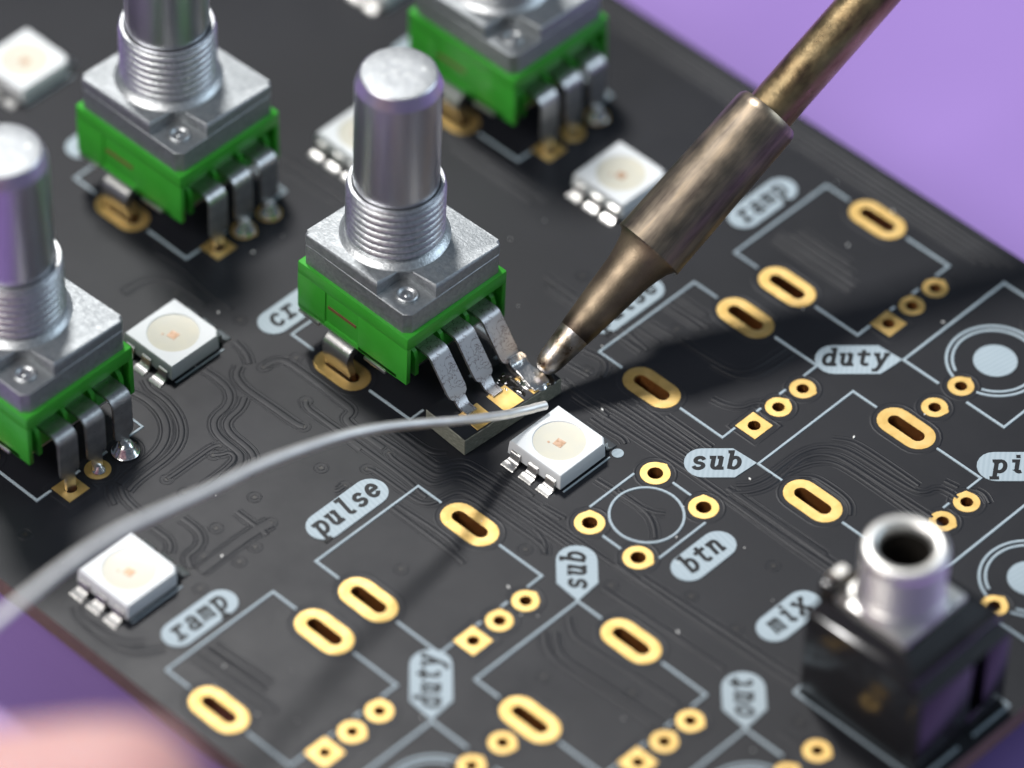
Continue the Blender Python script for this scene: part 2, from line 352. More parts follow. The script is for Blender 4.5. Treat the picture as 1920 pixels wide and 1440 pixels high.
TRACES = [
    (0.42, [(-23.22, 2.19), (-22.07, 2.27), (-20.96, 2.16), (-20.07, 1.69), (-19.57, 0.83), (-19.52, -0.17), (-19.17, -0.87), (-18.35, -1.39), (-17.31, -1.54), (-16.11, -1.53), (-15.52, -1.68), (-15.12, -2.16), (-14.89, -3.11), (-14.92, -4.76), (-14.98, -6.57)]),
    (0.38, [(-23.78, 5.61), (-22.45, 5.4), (-21.5, 4.82)]),
    (0.4, [(-19.4, 2.36), (-18.84, 1.41), (-18.75, 0.15), (-18.32, -0.47), (-17.44, -0.78), (-15.98, -0.81), (-15.0, -1.01), (-14.4, -1.59), (-14.02, -2.69)]),
    (0.5, [(-25.94, -2.96), (-25.27, -2.75), (-23.97, -2.5), (-22.38, -2.72), (-21.11, -3.4), (-20.22, -4.44), (-19.78, -5.79), (-19.77, -7.25), (-19.7, -8.35), (-19.52, -9.34)]),
    (0.35, [(-25.54, -1.34), (-24.56, -1.73), (-23.23, -1.61), (-21.62, -1.97), (-20.28, -2.71), (-19.39, -3.76), (-18.96, -5.11), (-18.93, -7.0), (-18.85, -8.53), (-18.64, -9.34)]),
    (0.3, [(-17.35, -2.03), (-17.56, -2.46), (-17.55, -4.14), (-17.54, -6.34), (-17.56, -6.73)]),
    (0.28, [(-16.94, -2.94), (-16.54, -2.48), (-16.36, -1.92), (-15.63, -2.09), (-15.41, -3.04), (-15.37, -5.79)]),
    (0.45, [(-14.5, 3.27), (-14.94, 3.06), (-17.35, 3.05), (-19.88, 2.94), (-20.88, 3.15), (-21.49, 3.46), (-21.84, 4.18)]),
    (0.45, [(-20.57, 5.36), (-20.51, 6.11), (-20.17, 6.75), (-19.29, 6.87), (-16.86, 6.86), (-14.36, 6.78), (-13.47, 6.77), (-13.12, 6.52), (-13.06, 5.83), (-12.34, 5.65), (-9.15, 5.71)]),
    (0.35, [(-16.14, 5.09), (-15.72, 4.68), (-14.07, 4.67), (-12.04, 4.61), (-10.15, 4.56)]),
    (0.3, [(-15.32, 4.63), (-12.53, 4.72), (-9.97, 4.77), (-5.72, 4.77), (-4.57, 4.52), (-3.83, 4.55)]),
    (0.24, [(-8.54, 5.66), (-8.1, 5.48), (-6.1, 5.54), (-4.58, 5.56), (-4.17, 5.92), (-3.92, 6.83), (-3.43, 7.5), (-2.24, 7.71), (2.29, 7.87), (4.97, 7.95), (6.91, 7.99)]),
    (0.24, [(-10.13, 6.21), (-7.42, 6.34), (-5.15, 6.39), (-4.55, 6.69), (-4.34, 7.52), (-3.91, 8.12), (-2.85, 8.34), (4.38, 8.56), (6.75, 8.69)]),
    (0.24, [(-9.84, 7.22), (-7.21, 7.17), (-5.33, 7.09), (-5.08, 7.61), (-4.74, 8.31), (-4.19, 8.8), (-3.16, 8.91), (-1.41, 9.07), (1.9, 9.31), (4.04, 9.44)]),
    (0.24, [(-9.23, 7.65), (-7.06, 7.67), (-6.3, 7.94), (-5.83, 8.51)]),
    (0.28, [(-8.58, 3.59), (-8.16, 3.74), (-6.38, 3.76), (-4.34, 3.78), (-3.52, 3.98), (-3.08, 4.56), (-2.98, 5.49), (-2.68, 6.48), (-1.74, 6.81), (2.5, 6.87), (4.82, 6.94), (5.45, 6.54)]),
    (0.3, [(-5.02, 2.15), (-0.32, 2.16), (1.51, 2.1), (2.25, 1.98)]),
    (0.26, [(-4.72, 2.62), (-0.39, 2.87), (1.11, 2.64)]),
    (0.22, [(-2.02, 9.7), (-0.33, 9.79), (1.22, 9.76)]),
    (0.26, [(-8.53, 1.36), (-8.51, 0.76), (-8.7, 0.57)]),
    (0.22, [(-1.05, 17.79), (0.59, 17.8), (1.82, 17.96), (2.3, 17.73)]),
    (0.26, [(-3.39, 18.52), (-0.2, 18.63), (4.44, 18.79), (6.85, 18.89), (8.23, 18.86), (11.06, 18.88), (16.53, 18.78), (21.13, 18.75)]),
    (0.22, [(-1.95, 19.41), (0.47, 19.66), (2.62, 19.66), (6.14, 19.78)]),
    (0.22, [(-0.73, 20.27), (3.71, 20.38), (5.91, 20.43)]),
    (0.22, [(0.27, 21.09), (3.01, 21.12), (6.04, 21.1)]),
    (0.22, [(2.49, 21.68), (6.73, 21.7)]),
    (0.3, [(10.52, 19.73), (15.62, 19.77), (18.96, 19.83)]),
    (0.26, [(3.21, 13.85), (5.88, 14.06), (7.69, 14.12), (8.88, 13.57), (9.78, 12.74)]),
    (0.24, [(4.99, 14.22), (7.03, 14.16), (8.05, 14.4), (8.71, 14.88)]),
    (0.24, [(2.07, 8.87), (5.78, 8.92), (9.44, 8.98), (12.5, 9.13)]),
    (0.24, [(2.2, 9.52), (4.21, 9.78)]),
    (0.24, [(2.76, 8.16), (4.93, 8.25), (6.66, 8.26)]),
    (0.22, [(3.35, 7.54), (4.16, 7.49), (5.18, 6.95), (5.54, 6.45)]),
    (0.26, [(-4.91, 30.86), (-2.25, 30.89)]),
    (0.26, [(-4.93, 29.91), (-1.27, 30.1)]),
    (0.26, [(-5.17, 29.48), (-1.53, 29.56)]),
    (0.24, [(-4.79, 27.43), (-2.32, 27.66)]),
    (0.24, [(-5.02, 26.45), (-2.69, 26.55)]),
    (0.24, [(-5.06, 25.67), (-2.79, 25.43)]),
    (0.28, [(-6.07, 22.25), (-4.34, 22.6), (-3.67, 22.16), (-3.26, 21.2)]),
    (0.24, [(-6.02, 20.46), (-3.94, 20.7)]),
    (0.24, [(-4.99, 19.11), (-3.31, 18.96)]),
    (0.26, [(-5.03, 18.89), (-2.26, 18.93), (-0.37, 18.82)]),
    (0.26, [(3.9, 32.48), (3.74, 29.74), (3.45, 28.82), (2.58, 28.12), (0.51, 27.9), (-1.97, 27.83)]),
    (0.26, [(4.69, 32.44), (4.53, 29.7), (4.24, 28.5), (3.15, 27.78), (1.3, 27.59)]),
    (0.26, [(3.58, 25.12), (4.67, 25.3), (5.63, 25.89), (5.93, 26.92), (6.5, 27.4)]),
    (0.24, [(10.31, 20.23), (10.95, 20.9), (11.34, 22.14), (11.29, 24.18), (11.4, 25.89), (11.92, 27.01), (12.87, 27.8), (13.95, 28.14), (16.87, 28.25), (19.19, 28.39), (19.93, 28.79), (20.14, 29.64), (20.67, 29.97), (21.83, 30.03)]),
    (0.24, [(10.57, 19.5), (11.49, 20.46), (12.03, 21.84), (11.95, 23.45), (11.83, 25.12), (12.25, 26.34), (13.27, 27.05), (14.47, 27.25), (17.7, 27.3), (21.78, 27.44)]),
    (0.2, [(12.05, 28.1), (13.05, 28.84), (14.01, 29.0), (16.17, 29.05), (19.18, 29.03)]),
    (0.22, [(11.83, 23.13), (12.28, 24.77), (12.62, 25.61), (13.31, 26.39), (14.36, 26.75), (17.48, 26.78), (21.18, 26.74)]),
    (0.2, [(12.81, 23.87), (13.54, 24.6), (14.81, 24.71), (16.35, 24.67), (17.18, 24.32), (17.69, 23.65)]),
    (0.3, [(10.07, 19.59), (10.88, 19.61), (15.01, 19.61), (19.77, 19.62), (23.13, 19.62)]),
    (0.3, [(10.63, 18.97), (11.44, 18.99), (15.56, 19.0), (20.11, 19.09)]),
    (0.22, [(20.14, 30.58), (21.19, 30.78)]),
    (0.2, [(22.19, 31.48), (22.9, 31.6), (23.67, 31.18)]),
    (0.34, [(9.47, 9.21), (13.74, 9.23), (19.36, 9.38), (25.77, 9.69)]),
    (0.34, [(11.56, 9.6), (19.06, 10.02), (23.44, 10.14), (25.92, 10.34)]),
    (0.34, [(10.39, 6.94), (14.18, 7.14), (21.01, 7.41)]),
    (0.36, [(10.26, 1.36), (11.5, 0.32), (12.99, 0.04), (16.75, 0.4), (21.04, 0.62)]),
    (0.34, [(10.81, 1.91), (12.05, 0.86), (13.36, 0.61), (17.04, 0.89), (21.51, 1.08)]),
    (0.36, [(10.52, 3.5), (11.66, 2.55), (12.82, 2.45), (16.72, 2.83), (21.03, 3.03)]),
    (0.3, [(27.22, 5.96), (29.09, 6.01)]),
    (0.34, [(-13.4, -18.92), (-12.58, -19.46), (-11.02, -19.57), (-8.7, -19.48), (-7.33, -18.79), (-6.51, -17.31)]),
    (0.34, [(-11.77, -19.44), (-10.08, -19.31), (-8.66, -18.96), (-7.76, -17.97)]),
    (0.4, [(-14.16, -8.53), (-12.69, -8.48), (-11.74, -8.94), (-11.42, -9.82), (-11.49, -10.69), (-10.41, -11.21)]),
    (0.36, [(-14.95, -10.53), (-13.66, -10.45), (-12.92, -10.71), (-12.51, -11.31)]),
    (0.8, [(-9.66, -4.55), (-9.93, -6.33), (-9.84, -11.03)]),
    (0.36, [(-4.59, -15.59), (-1.93, -15.44), (0.88, -15.31)]),
    (0.36, [(-4.71, -16.47), (-1.05, -16.28), (2.77, -15.99)]),
    (0.34, [(-4.45, -14.87), (-1.79, -14.72), (0.69, -14.55)]),
    (0.4, [(-34.13, 7.92), (-32.28, 8.25), (-29.09, 7.83), (-26.23, 7.69)]),
    (0.4, [(-32.82, 3.35), (-32.77, 5.1), (-32.13, 6.31), (-30.71, 6.78), (-27.94, 6.73)]),
    (0.34, [(-19.88, -9.96), (-19.06, -10.57), (-18.31, -10.84)]),
    (0.34, [(-19.35, -9.44), (-18.46, -9.98), (-17.2, -10.15), (-15.98, -10.14)]),
    (0.24, [(-55, 49.9), (-20, 49.9), (10.0, 49.9)]),
    (0.24, [(-55, 49.4), (-20, 49.4), (9.3, 49.4)]),
    (0.24, [(-55, 48.9), (-20, 48.9), (8.6, 48.9)]),
    (0.24, [(-55, 48.4), (-20, 48.4), (7.9, 48.4)]),
    (0.3, [(-4.2, 40.5), (3.2, 40.5)]),
    (0.3, [(-4.0, 39.9), (3.4, 39.9)]),
    (0.3, [(-3.5, 41.2), (2.4, 41.2)]),
    (0.3, [(-3.2, 41.9), (1.5, 41.9)]),
    (0.34, [(-40, 20.3), (-27, 20.3)]),
    (0.34, [(-42, 21.2), (-24, 21.2)]),
    (0.34, [(-27, 30.5), (-19, 30.5)]),
    (0.34, [(-28, 31.3), (-18, 31.3)]),
    (0.34, [(-12, 25.0), (-3, 25.0)]),
    (0.34, [(-13, 25.7), (-4.6, 25.7)]),
    (0.34, [(-12, -5.5), (-9, -5.5)]),
]
VIAS = [(-20.57, 5.35), (-16.16, 5.09), (-14.51, 3.28), (-17.33, -2.04), (-16.96, -2.94), (-17.56, -6.73), (-10.88, 1.42), (-19.63, 7.54), (-8.57, 3.58), (-8.54, 5.66), (-8.54, 1.36), (-0.42, -1.33), (4.24, 5.85), (-15.81, -6.73), (-12.13, -3.69), (-11.91, -7.5), (-9.66, -4.57), (-8.82, -6.83), (-8.58, -8.5), (-10.59, -9.89), (-8.65, -12.04), (-20.6, -16.98), (17.1, 16.54), (15.05, 10.63), (19.14, 10.6), (10.6, 7.55), (12.96, -1.44), (18.05, 1.67), (27.59, 7.52), (-12.09, 25.43), (-11.12, 27.53), (-2.77, 28.36), (-34.69, 8.71), (-30.17, 6.01), (-25.07, 7.36), (-4.43, 20.94), (20.13, -8.58)]

for k, (w, pts) in enumerate(TRACES):
    zt = .044 + .0016*(k % 8)
    bm = bmesh.new(); strip(bm, smooth_path(pts, 2), [(w/2 + .06, -.002), (w/2 + .02, zt*.5), (w/2 - .03, zt*.9), (w/2 - .09, zt), (-w/2 + .09, zt), (-w/2 + .03, zt*.9), (-w/2 - .02, zt*.5), (-w/2 - .06, -.002)])
    finish("copper_trace", bm, M['mask'], board, sharp=60)
    sp = smooth_path(pts, 2); nn = offs([Vector(p) for p in sp])
    for sd in (-1, 1):
        bm = bmesh.new(); strip(bm, [(p[0] + n.x*sd*(w/2 + .24), p[1] + n.y*sd*(w/2 + .24)) for p, n in zip(sp, nn)], [(.07, -.003), (.02, .020 + .001*(k % 5)), (-.02, .020 + .001*(k % 5)), (-.07, -.003)])
        finish("clearance_edge", bm, M['mask'], board, sharp=60)
via0 = None
for x, y in VIAS:
    if via0 is None:
        bm = bmesh.new(); lathe(bm, [(.56, -.002), (.53, .024), (.47, .024), (.44, .004), (.27, .004), (.25, .034), (.16, .034), (.14, .010)], 20); lathe(bm, [(.145, .012), (.001, .011)], 14, mi=1)
        via0 = finish("plated_via", bm, [M['mask'], M['dark']], board, (x, y, 0), sharp=25)
    else: inst(via0, board, (x, y, 0))

# --- silkscreen: outlines
def silk(lines, name="printed_outline", w=.2):
    for k, (pts, cl) in enumerate(lines):
        bm = bmesh.new(); flat_line(bm, pts, w, .064 + .0015*(k % 5), cl); finish(name, bm, M['silk'], board, smooth=False)
for x, y in POTS + FITTED:
    a0, a1, h = x - 4.95, x + 6.73, 4.88
    L = [([(x - 2.75, y + h), (a0, y + h), (a0, y - h), (x - 2.75, y - h)], 0), ([(x + 2.75, y + h), (a1, y + h), (a1, y + 3.46)], 0), ([(x + 2.75, y - h), (a1, y - h), (a1, y - 3.6)], 0),
         ([(a1, y + .95), (a1, y + 1.58)], 0), ([(a1, y - 1.4), (a1, y - .95)], 0)]
    silk(L)
bx, by = BTN
silk([([(bx - 3.25, by - 2.2), (bx - 3.25, by + 2.2)], 0), ([(bx + 3.3, by - 2.3), (bx + 3.3, by + 2.3)], 0), ([(bx - .8, by + 3.45), (bx + .9, by + 3.45)], 0), ([(bx - .8, by - 3.5), (bx + .9, by - 3.5)], 0), (ring_loop(bx, by, 2.55, 64), 1)])
for x, y, s in JACKS:
    x0, x1, ya, yb = x - 4.6, x + 4.6, y - 4.46*s, y + 6.33*s
    g = [t for t in ([([(x - 1.35, ya), (x0, ya), (x0, yb), (x - 1.2, yb)], 0), ([(x + 1.2, ya), (x1, ya), (x1, yb), (x + 1.2, yb)], 0)])]
    L = g + [([(x + 3.42*math.cos(R(t*s)), y + 3.42*math.sin(R(t*s))) for t in range(-72, 253, 6)], 0), ([(x + 3.0*math.cos(R(t*s)), y + 3.0*math.sin(R(t*s))) for t in range(-68, 249, 6)], 0)]
    silk(L, w=.22)
    bm = bmesh.new(); prism(bm, ring_loop(x, y, 1.55, 48), 0, .065); finish("printed_disc", bm, M['silk'], board, smooth=False)
silk([([(30.1 - 4.5, 9.2), (36.4, 9.2), (36.4, 13.2)], 0), ([(36.4, 14.6), (36.4, 18.3)], 0), ([(25.6, 9.2), (25.6, 18.3), (36.4, 18.3)], 0)])

# --- silkscreen: label tags with stroke lettering
G = {
 'p': [[(0, .97), (.22, .97), (.22, -.5)], [(-.02, -.5), (.46, -.5)], ell(.48, .5, .33, .47, 150, -150, 14)],
 'u': [[(0, .97), (.2, .97), (.2, .36)] + ell(.43, .33, .23, .31, 190, 330, 7), [(.7, .97), (.7, .03), (.9, .03)], [(.5, .97), (.7, .97)]],
 'l': [[(.12, 1.45), (.44, 1.45), (.44, .25)] + ell(.66, .24, .22, .22, 180, 300, 6)],
 's': [ell(.45, .73, .27, .24, 20, 250, 9) + ell(.45, .24, .30, .24, 80, -160, 10)],
 'e': [[(.12, .53), (.78, .53)], ell(.45, .5, .34, .48, 5, 320, 16)],
 'r': [[(.06, .97), (.32, .97), (.32, .03)], [(.06, .03), (.66, .03)], [(.32, .6)] + ell(.60, .68, .26, .29, 170, 40, 6)],
 'a': [ell(.42, .72, .28, .25, 150, 10, 6) + [(.70, .03), (.88, .03)], ell(.42, .28, .30, .26, 40, 330, 12)],
 'm': [[(0, .97), (.12, .97), (.12, .03)], [(.12, .7)] + ell(.29, .76, .15, .21, 150, 0, 6) + [(.44, .03)], [(.45, .7)] + ell(.61, .76, .15, .21, 150, 0, 6) + [(.76, .03), (.9, .03)]],
 'd': [[(.5, 1.45), (.72, 1.45), (.72, .03), (.92, .03)], ell(.41, .5, .31, .47, 40, 320, 14)],
 't': [[(.38, 1.3), (.38, .3)] + ell(.6, .28, .22, .25, 180, 310, 6), [(.05, .97), (.78, .97)]],
 'y': [[(.14, .97), (.46, .1)], [(.82, .97), (.36, -.3), (.24, -.46), (.04, -.46)], [(.0, .97), (.3, .97)], [(.66, .97), (.94, .97)]],
 'b': [[(0, 1.45), (.2, 1.45), (.2, .03)], ell(.47, .5, .32, .47, 150, -150, 14)],
 'n': [[(0, .97), (.18, .97), (.18, .03)], [(.18, .62)] + ell(.44, .66, .25, .3, 160, 0, 8) + [(.69, .03), (.86, .03)]],
 'i': [[(.14, .97), (.44, .97), (.44, .2)] + ell(.62, .2, .18, .18, 180, 300, 5), [(.36, 1.36), (.50, 1.36)]],
 'x': [[(.1, .97), (.8, .03)], [(.8, .97), (.1, .03)], [(.0, .97), (.26, .97)], [(.64, .97), (.9, .97)], [(.0, .03), (.26, .03)], [(.64, .03), (.9, .03)]],
 'o': [ell(.45, .5, .35, .48, 0, 360, 20)],
 'c': [ell(.47, .5, .35, .48, 40, 320, 14)],
}
def tag_label(text, cx, cy, ang, L, hw, arrow=0, start=None, adv=1.2, size=1.08, wt=.31):
    """arrow 0: stadium, 1: point at the end, -1: point at the start; (cx, cy) is the middle"""
    e = thing_part = bpy.data.objects.new("label_tag", None)
    bm = bmesh.new(); h = L/2
    if arrow == 0: poly = ell(h - hw, 0, hw, hw, -90, 90, 12) + ell(-h + hw, 0, hw, hw, 90, 270, 12)
    else:
        c = .55*hw; tip = 1.15*hw
        poly = [(-h, -hw + c*1.2), (-h + .02, hw - c*1.2)] if 0 else ell(-h + hw, 0, hw, hw, 110, 250, 8)
        poly = [(h - tip, -hw), (h, 0), (h - tip, hw)] + ell(-h + hw*.95, 0, hw*.95, hw, 90, 270, 10)
        if arrow < 0: poly = [(-x, -y) for x, y in poly]
    prism(bm, poly, 0, .066); bpy.data.objects.remove(e)
    o = finish("label_tag", bm, M['silk'], board, (cx, cy, 0), (0, 0, R(ang)), smooth=False)
    n = len(text); x0 = start if start is not None else -(n*adv - .25)/2 + (-.25*arrow)
    for i, ch in enumerate(text):
        bm = bmesh.new(); wt_ = wt; wt = wt*.78 if ch == 'm' else wt
        for j, st in enumerate(G[ch]):
            pts = [((x + (y - .5)*.2)*size*.98, y*size) for x, y in st]
            k = .5 * wt * .5
            d0 = (Vector(pts[0]) - Vector(pts[1])).normalized() * k; d1 = (Vector(pts[-1]) - Vector(pts[-2])).normalized() * k
            pts[0] = tuple(Vector(pts[0]) + d0); pts[-1] = tuple(Vector(pts[-1]) + d1)
            strip(bm, pts, [(wt/2, .070 + .003*j), (-wt/2, .070 + .003*j)], ends=False)
        wt = wt_
        finish("letter", bm, M['ink_gap'], o, (x0 + i*adv, -.5*size, 0), smooth=False)
    return o
tag_label("pulse", -6.85, -.05, 90, 6.9, 1.25)
tag_label("ramp", -6.75, -13.9, 90, 6.2, 1.15)
tag_label("pulse", -6.9, 27.5, 90, 6.9, 1.2)
tag_label("ramp", -7.05, 42.0, 90, 6.3, 1.15)
tag_label("btn", 13.2, 13.85, 90, 5.4, 1.22)
tag_label("mix", 20.9, 13.9, 90, 5.4, 1.2)
tag_label("cr", -23.2, 11.2, 90, 7.0, 1.18, start=-2.5)
tag_label("", -36.4, 37.7, 90, 7.0, 1.18)
tag_label("", -45.9, 13.8, 90, 7.0, 1.18)
def arrow_tag(text, tipx, tipy, ang, L, hw, arrow, **k):
    s = L/2 * (-1 if arrow > 0 else 1); a = R(ang); tag_label(text, tipx + s*math.cos(a), tipy + s*math.sin(a), ang, L, hw, arrow, **k)
arrow_tag("sub", 9.93, 22.75, 45, 5.0, 1.36, 1)
arrow_tag("duty", 10.45, 37.25, 45, 6.1, 1.38, 1)
arrow_tag("pit", 25.5, 37.8, 45, 6.6, 1.36, 1, start=-2.2)
arrow_tag("sub", 10.0, 4.95, 135, 5.0, 1.40, -1)
arrow_tag("duty", 10.4, -9.35, 135, 6.1, 1.42, -1)
arrow_tag("out", 25.5, 4.6, 135, 4.9, 1.45, -1)

# ------------------------------------------------------------ light-emitting chips
def make_led():
    t = thing("led_chip", "-", "LED", group="square white LEDs on the board")
    bm = bmesh.new()
    def lp(h, c=.0): return [(-h, -h), (h, -h), (h, h - .5 - c), (h - .5 - c, h), (-h, h)]
    rows = []
    for h, z in ((2.34, .16), (2.47, .26), (2.47, .62), (2.40, 1.36), (2.33, 1.46)):
        rows.append([bm.verts.new((x, y, z)) for x, y in lp(h)])
    for A, B in zip(rows, rows[1:]):
        for i in range(5): bm.faces.new((A[i], A[(i+1) % 5], B[(i+1) % 5], B[i]))
    bm.faces.new(rows[0][::-1])
    ring = [bm.verts.new((1.88*math.cos(2*math.pi*i/40), 1.88*math.sin(2*math.pi*i/40), 1.46)) for i in range(40)]
    ring2 = [bm.verts.new((1.82*math.cos(2*math.pi*i/40), 1.82*math.sin(2*math.pi*i/40), 1.38)) for i in range(40)]
    top = rows[-1]; es = [bm.edges.new((top[i], top[(i+1) % 5])) if bm.edges.get((top[i], top[(i+1) % 5])) is None else bm.edges.get((top[i], top[(i+1) % 5])) for i in range(5)]
    es += [bm.edges.new((ring[i], ring[(i+1) % 40])) for i in range(40)]
    bmesh.ops.triangle_fill(bm, edges=es, use_beauty=True)
    for f in [f for f in bm.faces if all(v in ring for v in f.verts)]: bm.faces.remove(f)
    for i in range(40): bm.faces.new((ring[i], ring2[i], ring2[(i+1) % 40], ring[(i+1) % 40]))
    bmesh.ops.recalc_face_normals(bm, faces=bm.faces)
    finish("package", bm, M['white'], t, sharp=30)
    bm = bmesh.new(); lathe(bm, [(1.83, 1.385), (1.5, 1.36), (.8, 1.345), (.001, 1.34)], 40)
    finish("lens", bm, M['lens'], t)
    bm = bmesh.new(); prism(bm, [(-.34, -.34), (.34, -.34), (.34, .34), (-.34, .34)], 1.3, 1.365); finish("die", bm, M['die'], t, (.1, -.1, 0), (0, 0, .1), smooth=False)
    bm = bmesh.new(); prism(bm, ell(0, 0, .1, .09, 0, 330, 9), 1.3, 1.368); finish("bond_spot", bm, M['die'], t, (-.5, -.55, 0), smooth=False)
    l0 = None
    for sy in (-1, 1):
        for x in (-1.65, 0, 1.65):
            if l0 is None:
                bm = bmesh.new(); prof = [(-2.2, .86), (-2.56, .86), (-2.66, .78), (-2.68, .42), (-2.78, .24), (-3.02, .16), (-3.34, .10), (-3.46, .02)]
                w = [.42, .42, .42, .42, .46, .52, .56, .58]
                A = [bm.verts.new((-ww, y, z)) for (y, z), ww in zip(prof, w)]; B = [bm.verts.new((ww, y, z)) for (y, z), ww in zip(prof, w)]
                A2 = [bm.verts.new((-ww, max(y + .2, -3.40), max(z - .2, .0))) for (y, z), ww in zip(prof, w)]; B2 = [bm.verts.new((ww, max(y + .2, -3.40), max(z - .2, .0))) for (y, z), ww in zip(prof, w)]
                for i in range(len(prof) - 1):
                    bm.faces.new((A[i], A[i+1], B[i+1], B[i])); bm.faces.new((A2[i], A2[i+1], A[i+1], A[i])); bm.faces.new((B[i], B[i+1], B2[i+1], B2[i]))
                l0 = finish("lead", bm, M['bright_tin'], t, (x, 0, 0), sharp=50)
            else: inst(l0, t, (x, 0, 0), (0, 0, 0 if sy < 0 else math.pi))
    return t
LEDS = [((-.2, 13.75), "sharp white square LED just right of the solder wire's tip"),
        ((-26.4, 2.25), "white square LED between the left control and the control being soldered"),
        ((-12.3, -15.05), "white square LED partly under the blurred wire near the board's lower edge"),
        ((-15.4, 36.0), "white square LED partly hidden behind the soldering iron's collar"),
        ((-31.5, 25.9), "blurred white square LED half hidden behind the sharp control's shaft"),
        ((-54.6, 13.9), "blurred white square LED in the upper left corner, beside the back left control"),
        ((-43.4, 39.9), "blurred white square LED cut off by the photo's top edge")]
for k, ((x, y), lab) in enumerate(LEDS):
    led = make_led() if k == 0 else copy_tree(led, (x, y, 0))
    led.location = Vector((x, y, 0)) * S; led['label'] = lab
    silk([([(x + 2.62, y - 2.3), (x + 2.62, y + 2.3)], 0), ([(x - 2.62, y - 2.3), (x - 2.62, y + 2.3)], 0)], "printed_line", .14)
    if k: continue
    bm = bmesh.new(); prism(bm, ring_loop(x + 2.75, y + 2.95, .42), 0, .05); finish("printed_dot", bm, M['silk'], board, smooth=False)

# ------------------------------------------------------------ dust on the board
bm = bmesh.new(); rr = random.Random(11)
for k in range(70):
    x, y = rr.uniform(-30, 34), rr.uniform(-18, 48); r = rr.choice((.03, .04, .05, .08)); a = rr.uniform(0, 6.3); q = rr.uniform(.6, 2.2)
    vsd = [bm.verts.new((x + r*q*math.cos(t)*math.cos(a) - r*math.sin(t)*math.sin(a), y + r*q*math.cos(t)*math.sin(a) + r*math.sin(t)*math.cos(a), z)) for z in (.002, .05 + r*.5) for t in (0, 1.57, 3.14, 4.71)]
    for i in range(4): bm.faces.new((vsd[i], vsd[(i+1) % 4], vsd[4 + (i+1) % 4], vsd[4 + i]))
    bm.faces.new(vsd[4:])
finish("dust", bm, M['dust'], board, smooth=False)['kind'] = 'stuff'

# ------------------------------------------------------------ rotary controls
GRP = "green and silver rotary controls"
def sheet(bm, path, t=.22, mi=0):
    """path: (x, z, half width, y shift) in a plane, swept as a metal sheet"""
    rows = []
    for i, (x, z, hw) in enumerate(path):
        a = path[max(i-1, 0)]; b = path[min(i+1, len(path)-1)]; d = Vector((b[0]-a[0], b[1]-a[1])).normalized(); n = Vector((-d.y, d.x)) * t/2
        rows.append([bm.verts.new(p) for p in ((x+n.x, -hw, z+n.y), (x+n.x, hw, z+n.y), (x-n.x, hw, z-n.y), (x-n.x, -hw, z-n.y))])
    for A, B in zip(rows, rows[1:]):
        for i in range(4): bm.faces.new((A[i], B[i], B[(i+1) % 4], A[(i+1) % 4]))
    bm.faces.new(rows[0]); bm.faces.new(rows[-1][::-1]); bmesh.ops.recalc_face_normals(bm, faces=bm.faces)
def bend(cx, cz, r, a0, a1, hw, n=8): return [(cx + r*math.cos(R(a0 + (a1-a0)*i/n)), cz + r*math.sin(R(a0 + (a1-a0)*i/n)), hw) for i in range(n + 1)]
